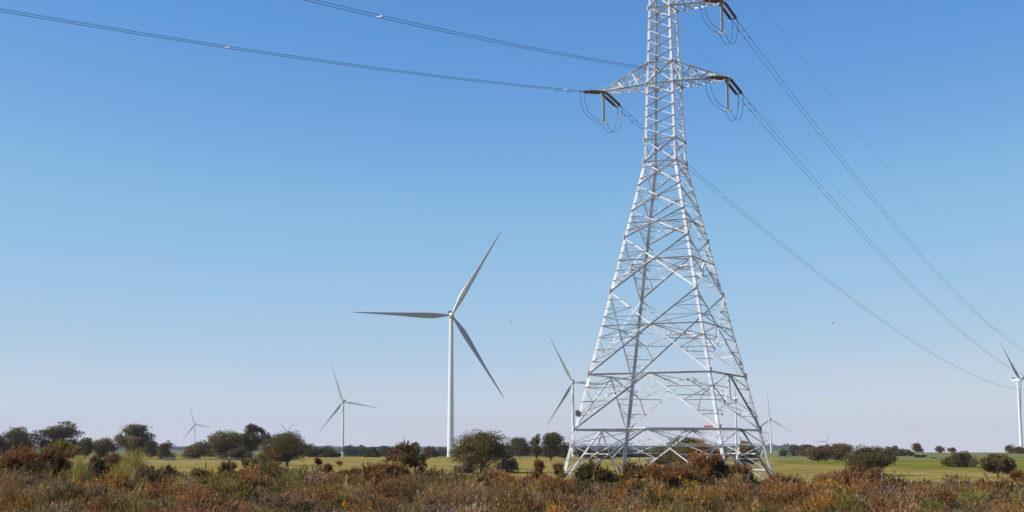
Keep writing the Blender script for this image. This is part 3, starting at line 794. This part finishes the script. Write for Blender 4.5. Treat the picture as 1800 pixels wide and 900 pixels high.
def shrub(px, top, wpx, Y, pal, label, n=None, size=None, lob=12, pal2=None, bare=0., name='shrub', cat='shrub', grp='heath shrubs'):
    global shrub_n
    shrub_n += 1; r = np.random.default_rng(900+shrub_n)
    x = at(px, 783, Y).x; z = gz(x, Y); H = max(.35, at(px, top, Y).z-z); W = wpx/FPX*Y
    e = empty(name, (x, Y, z)); tag(e, label, cat, grp)
    pxs = Y/1322.
    if n is None: n = int(np.clip((W/pxs)*(H/pxs)*(8 if bare < .4 else 3), 700, 26000))
    P, L, i, D = dome_points(n, W, H*(1-bare*.3), r, lob)
    if bare > 0: P[:, 2] = H*bare*.6 + P[:, 2]*(1-bare*.6)
    kz = H/np.percentile(P[:, 2], 99.3)*.98; P[:, 2] *= kz
    kx = W*.5/np.percentile(np.abs(P[:, 0]), 95); P[:, 0] *= kx; P[:, 1] *= kx
    wd = pxs*.42; ln = pxs*3.6
    v = needles(P, D, ln, wd, r)
    pc = PALA[pal][r.choice(4, n, p=(.4, .25, .2, .15))]
    if pal2:
        up_ = (P[:, 2]/H+r.normal(size=n)*.18) < .42; pc = np.where(up_[:, None], PALA[pal2][r.integers(0, 4, n)], pc)
        m2 = (np.isin(i, np.arange(0, lob, 3)))&(r.uniform(size=n) < .8); pc = np.where(m2[:, None], PALA[pal2][r.integers(0, 4, n)], pc)
    pc = pc*r.uniform(.8, 1.2, (n, 1))*r.uniform(.75, 1.3, lob)[i][:, None]
    link('foliage', np_mesh('foliage', v, np.arange(3*n).reshape(n, 3), np.repeat(pc, 3, 0)), M_scrub, e)
    m = MB(); Ls = L.copy(); Ls[:, 0] *= kx; Ls[:, 1] *= kx
    if bare > 0: Ls[:, 2] = H*bare*.6 + Ls[:, 2]*(1-bare*.6)
    Ls[:, 2] *= kz
    for q in Ls:
        b = Vector((q[0]*.12, q[1]*.12, -.05)); en = Vector(q)
        mm = lerp(b, en, .5)+Vector((r.normal()*.07*W, r.normal()*.07*W, 0)); m.tube([b, mm, en], [.035, .024, .01], 5)
        for _ in range(3):
            t = lerp(mm, en, r.uniform(0, 1)); m.tube([t, t+Vector(r.normal(size=3))*.16*min(W, H)+UP*.15*H], [.014, .006], 4)
    m.build('stems', M_twig, e)
    return e
def sedge(px, basey, topy, wpx, Y, label, greens=700, straws=180, lean=.0):
    """a grass-tree like tuft: long thin blades fanning out from one point"""
    global shrub_n
    shrub_n += 1; r = np.random.default_rng(900+shrub_n)
    x = at(px, 783, Y).x; z = gz(x, Y); H = max(.6, at(px, topy, Y).z-z); W = wpx/FPX*Y
    e = empty('grass_tuft', (x, Y, z)); tag(e, label, 'grass tuft', 'spiky grass tufts in the heath')
    for nm, n, pal in (('green_blades', greens, 'sedge'), ('dry_blades', straws, 'straw')):
        th = r.uniform(0, 2*math.pi, n); sp = np.abs(r.normal(size=n))*.45
        if nm == 'dry_blades': sp = sp*.7+.45; th = r.normal(size=n)*.7
        L_ = H*r.uniform(.6, 1.12, n)
        ox = np.cos(th)*sp*W*.5 + lean*W*.5; oy = np.sin(th)*sp*W*.5
        b = np.stack([r.normal(size=n)*.10, r.normal(size=n)*.10, np.zeros(n)], 1)
        k = 4; Vv = []; 
        hor = np.hypot(ox, oy); zz = np.sqrt(np.maximum(L_**2-hor**2, (.3*L_)**2))
        sd = np.stack([-np.sin(th+r.normal(size=n)), np.cos(th+r.normal(size=n)), np.zeros(n)], 1)*.011*Y/60
        rows = []
        for j in range(k):
            t = j/(k-1.)
            c = b + np.stack([ox*(t*.6+t*t*.4), oy*(t*.6+t*t*.4), zz*(t-.18*t*t)/.82], 1)
            rows.append((c-sd*(1-t*.9), c+sd*(1-t*.9)))
        Vv = np.stack([q for pr in rows for q in pr], 1).reshape(-1, 3)
        base = (np.arange(n)*2*k)[:, None]
        Fq = np.concatenate([base+np.array([[2*j, 2*j+1, 2*j+3, 2*j+2]]) for j in range(k-1)], 0)
        cc = PALA[pal][r.integers(0, 4, n)]*r.uniform(.8, 1.3, (n, 1))*(1.15 if pal == 'green' else 1)
        link(nm, np_mesh(nm, Vv, Fq, np.repeat(cc, 2*k, 0)), M_scrub, e)
SHRUBS = [
 (30, 790, 110, 72, 'rust', 'brown', 'wide rust-brown shrub at the left edge of the picture', 18, 0),
 (95, 792, 80, 76, 'rust', 'dark', 'rust shrub under the olive bush on the left', 14, 0),
 (98, 777, 50, 82, 'olive', None, 'olive-yellow rounded bush top beneath the tall open eucalypt', 9, .2),
 (128, 787, 34, 80, 'olive', 'brown', 'small olive bush right of the olive-yellow one', 7, .2),
 (170, 806, 40, 70, 'dark', 'brown', 'dark twiggy shrub between the two green grass tufts', 8, 0),
 (212, 800, 60, 80, 'brown', 'rust', 'brown shrub behind the large grass tuft', 10, 0),
 (306, 822, 40, 74, 'brown', 'mauve', 'low faded shrub right of the large grass tuft', 8, 0),
 (352, 826, 36, 76, 'olive', 'brown', 'small olive shrub beside a yellow flower clump', 7, 0),
 (400, 813, 34, 74, 'brown', 'olive', 'small brown shrub left of the broad brown bush', 8, .1),
 (452, 808, 72, 72, 'brown', 'olive', 'broad brown bush just left of the fence post', 16, 0),
 (473, 822, 44, 68, 'olive', 'gold', 'golden-olive bush in front of the fence post', 10, 0),
 (558, 806, 17, 72, 'brown', 'rust', 'slender shrub with a small tuft on top right of the fence post', 4, .55),
 (577, 818, 22, 70, 'rust', 'brown', 'small rust shrub beside the slender shrub', 6, .3),
 (601, 813, 13, 72, 'rust', None, 'tiny-headed thin shrub between two rust bushes', 3, .6),
 (553, 832, 30, 66, 'rust', 'dark', 'low rust shrub at the foot of the slender shrub', 7, 0),
 (646, 819, 58, 66, 'rust', 'dark', 'rounded rust and dark bush right of the thin shrub', 13, 0),
 (708, 778, 46, 68, 'brown', 'rust', 'tall spindly shrub with an open rusty head', 9, .45),
 (738, 800, 28, 68, 'brown', 'rust', 'airy side shrub right of the tall spindly one', 7, .45),
 (696, 815, 54, 66, 'rust', 'brown', 'rust bush at the foot of the tall spindly shrub', 12, 0),
 (770, 830, 40, 70, 'rust', 'olive', 'low rust shrub left of the large paddock tree', 9, 0),
 (845, 833, 60, 78, 'rust', 'dark', 'low rust shrub below the large paddock tree', 11, 0),
 (885, 830, 50, 80, 'rust', 'gold', 'rust shrub with golden flecks below the dark bush', 10, 0),
 (947, 811, 30, 84, 'rust', 'brown', 'upright rust shrub left of the pylon foot', 8, .1),
 (981, 817, 20, 84, 'brown', 'rust', 'small brown shrub touching the left pylon foot', 6, .1),
 (1048, 816, 60, 88, 'dark', 'olive', 'dark green shrub inside the left bay of the pylon', 13, 0),
 (1108, 816, 48, 92, 'dark', 'olive', 'dark shrub in the middle of the pylon base', 11, 0),
 (1168, 818, 90, 88, 'rust', 'brown', 'broad rust shrub in front of the pylon centre', 18, 0),
 (1238, 781, 64, 96, 'rust', 'gold', 'tallest rust shrub growing inside the pylon base', 16, .1),
 (1215, 800, 70, 92, 'rust', 'brown', 'leafy rust shrub left of the tallest one in the pylon base', 15, 0),
 (1266, 802, 40, 90, 'rust', 'dark', 'rust shrub at the front right leg of the pylon', 10, 0),
 (1312, 819, 52, 92, 'rust', 'dark', 'rust and dark shrub in the right bay of the pylon', 12, 0),
 (1374, 836, 48, 84, 'rust', 'brown', 'rust shrub in front of the rightmost pylon leg', 10, 0),
 (1490, 824, 96, 92, 'brown', 'rust', 'broad brown mound in front of the drooping tree', 19, 0),
 (1452, 836, 50, 88, 'brown', 'olive', 'low brown shrub left of the broad brown mound', 10, 0),
 (1530, 826, 44, 94, 'rust', 'brown', 'rust shrub left of the painted fence post', 10, .1),
 (1572, 847, 46, 86, 'rust', None, 'bright rust shrub right of the painted fence post', 10, 0),
 (1640, 853, 64, 84, 'rust', 'mauve', 'low rust shrub below the reddish soil strip', 11, 0),
 (1694, 858, 50, 80, 'rust', 'dark', 'dark-centred rust shrub under the domed tree', 10, 0),
 (1724, 844, 26, 76, 'brown', 'olive', 'spindly brown shrub below the open brown tree', 6, .4),
 (1760, 846, 30, 76, 'brown', 'olive', 'thin brown shrub with sparse tips near the right edge', 6, .4),
 (520, 838, 46, 66, 'olive', 'brown', 'low olive-brown shrub at the foot of the fence post', 10, 0),
 (590, 836, 54, 64, 'rust', 'olive', 'rust-tipped olive shrub below the tiny-headed thin shrub', 13, 0),
 (622, 838, 50, 60, 'brown', 'olive', 'brown twiggy shrub left of the rounded rust and dark bush', 12, .1),
 (668, 838, 56, 58, 'olive', 'brown', 'olive shrub leaning against the rounded rust and dark bush', 13, 0),
 (740, 836, 56, 62, 'brown', 'olive', 'brown-olive shrub right of the tall spindly shrub foot', 13, 0),
 (800, 842, 60, 68, 'rust', 'olive', 'rust-tipped shrub left below the large paddock tree', 13, 0),
 (826, 852, 56, 58, 'olive', 'mauve', 'faded olive shrub beneath the large paddock tree', 12, 0),
 (975, 842, 56, 70, 'rust', 'brown', 'red-brown shrub in front of the left pylon foot', 13, 0),
 (1110, 846, 80, 74, 'rust', 'olive', 'wide rust shrub with yellow sprigs below the pylon centre', 16, 0),
 (1340, 846, 70, 72, 'rust', 'mauve', 'wide faded rust shrub below the right bay of the pylon', 14, 0),
 (1610, 858, 60, 70, 'rust', 'brown', 'rust-brown shrub just below the bright rust one on the right', 13, 0),
 (20, 838, 90, 56, 'brown', 'mauve', 'brown and mauve shrub in the left foreground', 15, 0),
 (260, 862, 70, 46, 'rust', 'gold', 'rust and gold shrub below the largest grass fan', 13, 0),
 (500, 872, 80, 42, 'mauve', 'brown', 'mauve twiggy shrub at the bottom edge below the fence post', 14, 0),
 (1792, 830, 34, 74, 'rust', 'brown', 'tall rust shrub cut by the right edge of the picture', 8, .25),
 (868, 862, 44, 52, 'green', 'olive', 'fresh green bush in the middle foreground', 10, 0),
 (946, 860, 58, 50, 'green', 'gold', 'larger fresh green bush with yellow tips in the foreground', 12, 0),
 (600, 872, 62, 42, 'gold', 'green', 'golden green bush at the bottom edge left of centre', 12, 0),
 (905, 848, 50, 64, 'olive', 'rust', 'olive shrub behind the two fresh green bushes', 10, 0),
 (1060, 872, 60, 46, 'olive', 'rust', 'olive shrub in the foreground below the pylon', 11, 0),
 (1250, 868, 60, 48, 'rust', 'mauve', 'foreground rust shrub below the tallest rust shrub', 11, 0),
 (1740, 872, 56, 46, 'dark', 'mauve', 'dark foreground shrub near the right bottom corner', 11, 0),
 (120, 866, 80, 48, 'gold', 'brown', 'golden brown foreground shrub on the left', 14, 0),
 (1420, 862, 60, 56, 'mauve', 'brown', 'faded mauve shrub in the right foreground', 11, 0),
]
for S in SHRUBS: shrub(S[0], S[1], S[2], S[3], S[4], S[6], pal2=S[5], lob=S[7], bare=S[8])
sedge(142, 840, 802, 66, 66, 'smaller green grass tuft with spiky blades on the left', 520, 60)
sedge(208, 862, 812, 84, 58, 'front spiky grass tuft with pale stalks leaning right', 620, 220, .25)
sedge(236, 830, 792, 96, 66, 'largest fan of green spiky grass on the left', 900, 120)
sedge(312, 880, 834, 66, 56, 'brownish grass tuft with straw stalks right of the large fan', 260, 200, .15)
sedge(398, 880, 842, 56, 54, 'thin upright green grass tuft below the broad brown bush', 240, 120, .1)

# heath carpet: countless low shrublets
r = np.random.default_rng(42)
print('ground at tower feet', [round(gz(*cp(c, 0).xy), 2) for c in 'LTFB'])
def carpet_pts():
    out = []
    for y0, y1, dens, hwf in ((9, 26, .9, .62), (26, 46, 1.7, .50), (46, 72, 1.5, .46), (72, 120, 1.1, .45)):
        A = hwf*(y1*y1-y0*y0); n = int(A*dens)
        y = np.sqrt(r.uniform(y0*y0, y1*y1, n)); x = r.uniform(-hwf, hwf, n)*y
        out.append(np.stack([x, y], 1))
    p = np.concatenate(out); rr = p[:, 0]/p[:, 1]
    edge = 88+26*sstep(-.12, .10, rr)
    return p[p[:, 1] < edge-1.5+2.5*np.sin(p[:, 0]*.7)]
cpnt = carpet_pts()
VV = []; CC = []
keys = ['mauve', 'brown', 'rust', 'olive', 'dark', 'straw', 'gold', 'green']
rows_ = [(x, y, 0) for x, y in cpnt]
for _ in range(520):            # bigger rounded bushes among the low ones
    y = r.uniform(30, 104)**1.0; x = r.uniform(-.44, .44)*y
    if y < 84+24*float(sstep(-.12, .10, x/y))-3: rows_.append((x, y, 1))
for (x, y, bigone) in rows_:
    d = math.hypot(x, y); pxs = max(d, 24)/1322.
    a = math.sin(x*.19+1.1)+math.sin(y*.23+x*.07)+math.sin(x*.6-y*.3)*.7; b = math.sin(x*.33-y*.21+2)+math.sin(y*.4+.7)
    w = np.array([1.2+max(0, a)*1.5, 1.5, .9+max(0, -a)*2.2, .6+max(0, b)*.9, .5, .12, .4+max(0, b-.6)*1.0, .12+max(0, -b-.9)*.8])
    if x/y > .02: w[2] += .8
    if bigone: w = np.array([.2, 1.2, 2.1, 1.5, .7, 0, .55 if y < 55 else .35, .10])
    pal = keys[r.choice(8, p=w/w.sum())]
    if bigone: H = r.uniform(.5, 1.15)*(1 if y > 50 else .86); W = H*r.uniform(1.1, 2.4)
    else: H = r.uniform(.26, .60)*(1.4 if r.uniform() < .12 else 1)*(1+.3*math.sin(x*.45+y*.2)); W = r.uniform(.7, 1.9); H *= .7+.35*W/1.3
    n = int(np.clip(W*H/(pxs*pxs)*(1.0 if not bigone else 2.6), 90, 900 if not bigone else 4500)) if d > 24 else 130
    tone = r.uniform(.62, 1.45) if not bigone else r.uniform(.7, 1.4)
    if r.uniform() < .20 and not bigone:      # thin twiggy upright one
        th = r.uniform(0, 6.283, n); rad = np.sqrt(r.uniform(0, 1, n))*W*.5
        P = np.stack([np.cos(th)*rad, np.sin(th)*rad, r.uniform(0, 1, n)**.7*H], 1)
        D = np.stack([np.cos(th)*rad/W, np.sin(th)*rad/W, np.full(n, .55)], 1)+r.normal(size=(n, 3))*.38; lnf, wf = 5.5, .26
        D /= np.linalg.norm(D, axis=1, keepdims=True); part = np.ones(n)
    else:
        nl = 6 if not bigone else 14
        P, _, li, D = dome_points(n, W, H, r, nl, .45, .3 if not bigone else .2); lnf, wf = (3.2, .40) if not bigone else (2.8, .42)
        part = r.uniform(.7, 1.3, nl)[li]
    P[:, 0] += x; P[:, 1] += y; P[:, 2] += gz(x, y)
    VV.append(needles(P, D, pxs*lnf, pxs*wf, r))
    c = PALA[pal][r.choice(4, n, p=(.5, .22, .16, .12))]*r.uniform(.75, 1.28, (n, 1))*tone*part[:, None]
    if r.uniform() < .35 and not bigone:
        k = r.uniform(size=n) < .10; c[k] = PALA['straw'][r.integers(0, 4, k.sum())]
    CC.append(np.repeat(c, 3, 0))
# dead pale twigs standing out of the tangle
nt = 2600; ty = np.sqrt(r.uniform(26**2, 82**2, nt)); tx = r.uniform(-.44, .44, nt)*ty
tz = ground_z(tx, ty); B = np.repeat(np.stack([tx, ty, tz+r.uniform(.1, .35, nt)], 1), 5, 0)
D = rdir(nt*5, r)*.8; D[:, 2] = np.abs(D[:, 2])+.5; D /= np.linalg.norm(D, axis=1, keepdims=True)
VV.append(needles(B, D, np.repeat(r.uniform(.25, .75, nt), 5)[:, None], np.repeat(ty/1322*.22, 5)[:, None], r))
CC.append(np.repeat(np.array([[.46, .40, .33]])*r.uniform(.5, 1.15, (nt*5, 1)), 3, 0))
VV = np.concatenate(VV); CC = np.concatenate(CC)
print('carpet tris', len(VV)//3, 'shrublets', len(cpnt))
o = link('heath_scrub', np_mesh('heath_scrub', VV, np.arange(len(VV)).reshape(-1, 3), CC), M_scrub)
tag(o, 'low tangled heath of brown, mauve and rust twigs covering the foreground', 'heath', kind='stuff')
# dry grass along the edge of the paddock
n = 26000; y = r.uniform(84, 150, n); x = r.uniform(-.46, .46, n)*y
P = np.stack([x, y, ground_z(x, y)-.02], 1); D = np.stack([r.normal(size=n)*.3, r.normal(size=n)*.3, np.ones(n)], 1)
v = needles(P, D, .22, .03, r); c = np.array([[.26, .22, .08]])*r.uniform(.7, 1.3, (n, 1))
o = link('paddock_grass', np_mesh('paddock_grass', v, np.arange(3*n).reshape(n, 3), np.repeat(c, 3, 0)), M_scrub)
tag(o, 'short tan pasture grass at the near edge of the paddock', 'grass', kind='stuff')
# yellow flower clumps
FL = [(381, 833, 16, 64), (1300, 835, 14, 80), (1296, 836, 7, 80), (1218, 861, 9, 66), (1225, 862, 10, 66), (1232, 857, 8, 66), (1195, 839, 6, 76), (1206, 848, 12, 72), (1217, 850, 10, 72), (1158, 873, 10, 50), (1153, 865, 6, 52), (1119, 836, 6, 80), (1090, 833, 8, 80), (1130, 845, 10, 74), (1105, 848, 8, 72),
      (1332, 888, 8, 40), (1325, 897, 9, 38), (1426, 860, 14, 62), (1418, 868, 8, 60), (1476, 880, 8, 52), (1484, 884, 8, 50), (1530, 884, 8, 50), (1537, 878, 6, 52), (196, 861, 16, 56), (190, 868, 14, 54), (228, 830, 16, 68), (245, 840, 14, 66), (215, 815, 14, 72), (160, 880, 14, 46), (108, 884, 18, 44), (10, 826, 8, 70), (28, 830, 8, 70), (650, 895, 8, 38), (652, 899, 8, 38),
      (893, 866, 8, 50), (935, 862, 8, 50), (900, 838, 10, 76), (898, 846, 8, 74), (1785, 850, 12, 70), (1380, 852, 8, 80), (1395, 857, 8, 76)]
flp = None
for i, (px, py, w, Y) in enumerate(FL):
    c = at(px, py, Y); zg = gz(c.x, c.y); n = int(10+w*5); s = w/FPX*Y
    e = empty('flower_cluster', (c.x, c.y, zg))
    big = w >= 14
    tag(e, ('broad patch of golden yellow blossom at the top of a shrub' if big else 'small sprig of bright yellow flowers standing above the heath'), 'flowers', 'broad yellow blossom patches' if big else 'small yellow flower sprigs')
    hz_ = c.z - zg
    P = np.stack([r.normal(size=n)*s*.30, r.normal(size=n)*s*.30, np.maximum(hz_+r.normal(size=n)*s*.28, .1)], 1)
    v, f = leaf_quads(P, Y/1322*.42, r); cc = np.array([[.80, .50, .03]])*r.uniform(.7, 1.1, (n, 1))
    link('blossom', np_mesh('blossom', v, f, np.repeat(cc, 4, 0)), M_petal, e)
    m = MB()
    for _ in range(3): m.tube([(r.normal()*.05, r.normal()*.05, 0), (r.normal()*s*.2, r.normal()*s*.2, max(.1, hz_))], [.012, .007], 4)
    m.build('stems', M_twig, e)

# ------------------------------------------------------------------ fences, yard, shed, birds
fe = empty('wire_fence', at(507, 783, 84).xy.to_3d()); fe.location.z = 0
tag(fe, 'thin wire stock fence with dark steel posts between the heath and the paddock', 'fence')
o_ = fe.location.copy()
fpos = []
for px in list(range(-60, 507, 141)) + [507] + list(range(650, 1548, 150)) + [1548, 1680, 1810]:
    rr_ = (px-900)*math.cos(PITCH)/FPX; Y = 84+24*float(sstep(-.12, .10, rr_)); x = rr_*Y
    fpos.append(Vector((x, Y, gz(x, Y))))
for q in fpos:
    m = MB(); b = q-o_; m.box(b+UP*.68, Vector((.06, 0, 0)), Vector((0, .02, 0)), UP*1.7); m.box(b+UP*.6+Vector((0, .03, 0)), Vector((.014, 0, 0)), Vector((0, .05, 0)), UP*1.7)
    m.build('post', M_post, fe)
for hgt in (.4, .95, 1.45):
    m = MB(); m.tube([q-o_+UP*hgt for q in fpos], .007, 4); m.build('wire', M_steel, fe)
# stout strainer post in front of the drooping tree
q = Vector(at(1548.5, 783, 84)); zq = gz(q.x, 84); sp = empty('strainer_post', (q.x, 84, zq)); tag(sp, 'pale blue-grey fence post with a small crossbar right of the broad brown mound', 'post')
hgt = at(1548.5, 831, 84).z-zq
m = MB(); m.tube([(0, 0, -.3), (0, 0, hgt)], .05, 8); m.build('shaft', M_strain, sp)
m = MB(); m.tube([(-.22, 0, hgt-.05), (.10, 0, hgt-.03)], .018, 6); m.build('crossbar', M_strain, sp)
# far stock fence along the tree row
ff = empty('stock_fence', (0, 0, 0)); tag(ff, 'pale low post and rail fence in front of the middle tree clump', 'fence')
pp = [Vector((at(px, 783, 815).x, 815, gz(at(px, 783, 815).x, 815))) for px in range(325, 470, 9)]
for q in pp:
    m = MB(); m.box(q+UP*.7, Vector((.22, 0, 0)), Vector((0, .22, 0)), UP*1.5); m.build('post', M_wood, ff)
for hgt in (.75, 1.3):
    m = MB(); m.tube([q+UP*hgt+Vector((0, -.14, 0)) for q in pp], .10, 5); m.build('rail', M_wood, ff)
yd = empty('cattle_yard', at(296, 783, 780).xy.to_3d()); yd.location.z = gz(yd.location.x, 780); tag(yd, 'small grey timber stock yard left of the gap in the trees', 'stock yard')
for sy in (0, 5):
    m = MB()
    for hgt in (.5, 1.1, 1.7, 2.2): m.box((0, sy, hgt), Vector((6.4, 0, 0)), Vector((0, .1, 0)), UP*.28)
    m.build('rail_panel', M_wood, yd)
    for sx in (-3.2, -1.6, 0, 1.6, 3.2):
        m = MB(); m.box((sx, sy+.16, 1.2), Vector((.22, 0, 0)), Vector((0, .2, 0)), UP*2.5); m.build('post', M_wood, yd)
sx = at(1618.5, 783, 1450); sh = empty('farm_shed', (sx.x, 1450, gz(sx.x, 1450))); tag(sh, 'tiny pinkish farm shed on the skyline beside an upright tree', 'shed')
m = MB(); m.box((0, 0, 1.6), Vector((5, 0, 0)), Vector((0, 4, 0)), UP*3.2); m.build('wall', M_tin, sh)
m = MB(); m.add([(-2.8, -2.3, 3.2), (2.8, -2.3, 3.2), (2.8, 2.3, 3.2), (-2.8, 2.3, 3.2), (-2.8, 0, 4.5), (2.8, 0, 4.5)], [(0, 1, 5, 4), (2, 3, 4, 5), (0, 4, 3), (1, 2, 5), (3, 2, 1, 0)]); m.build('roof', M_conc, sh)
for px, py, Y, rz, lb in ((899, 564.5, 330, .4, 'tiny dark bird flying right of the largest turbine hub'), (1465, 568, 330, 1.2, 'tiny dark bird flying in the sky right of the pylon')):
    c = at(px, py, Y); m = MB()
    m.lathe((0, -.32, 0), (0, .4, 0), [(0, .0), (.08, .05), (.25, .09), (.45, .07), (.64, .015), (.72, .05), (.74, 0)], 8)
    for s in (-1, 1):
        m.add([(0, -.1, .03), (0, .14, .03), (s*.34, .12, .13), (s*.34, -.05, .13), (s*.72, .08, .02), (0, -.1, .0), (0, .14, .0), (s*.34, .12, .11), (s*.34, -.05, .11)],
              [(0, 1, 2, 3), (3, 2, 4), (5, 8, 7, 6), (8, 4, 7)])
    b = m.build('bird', M_feather); b.location = c; b.rotation_euler = (0, 0, rz); tag(b, lb, 'bird')
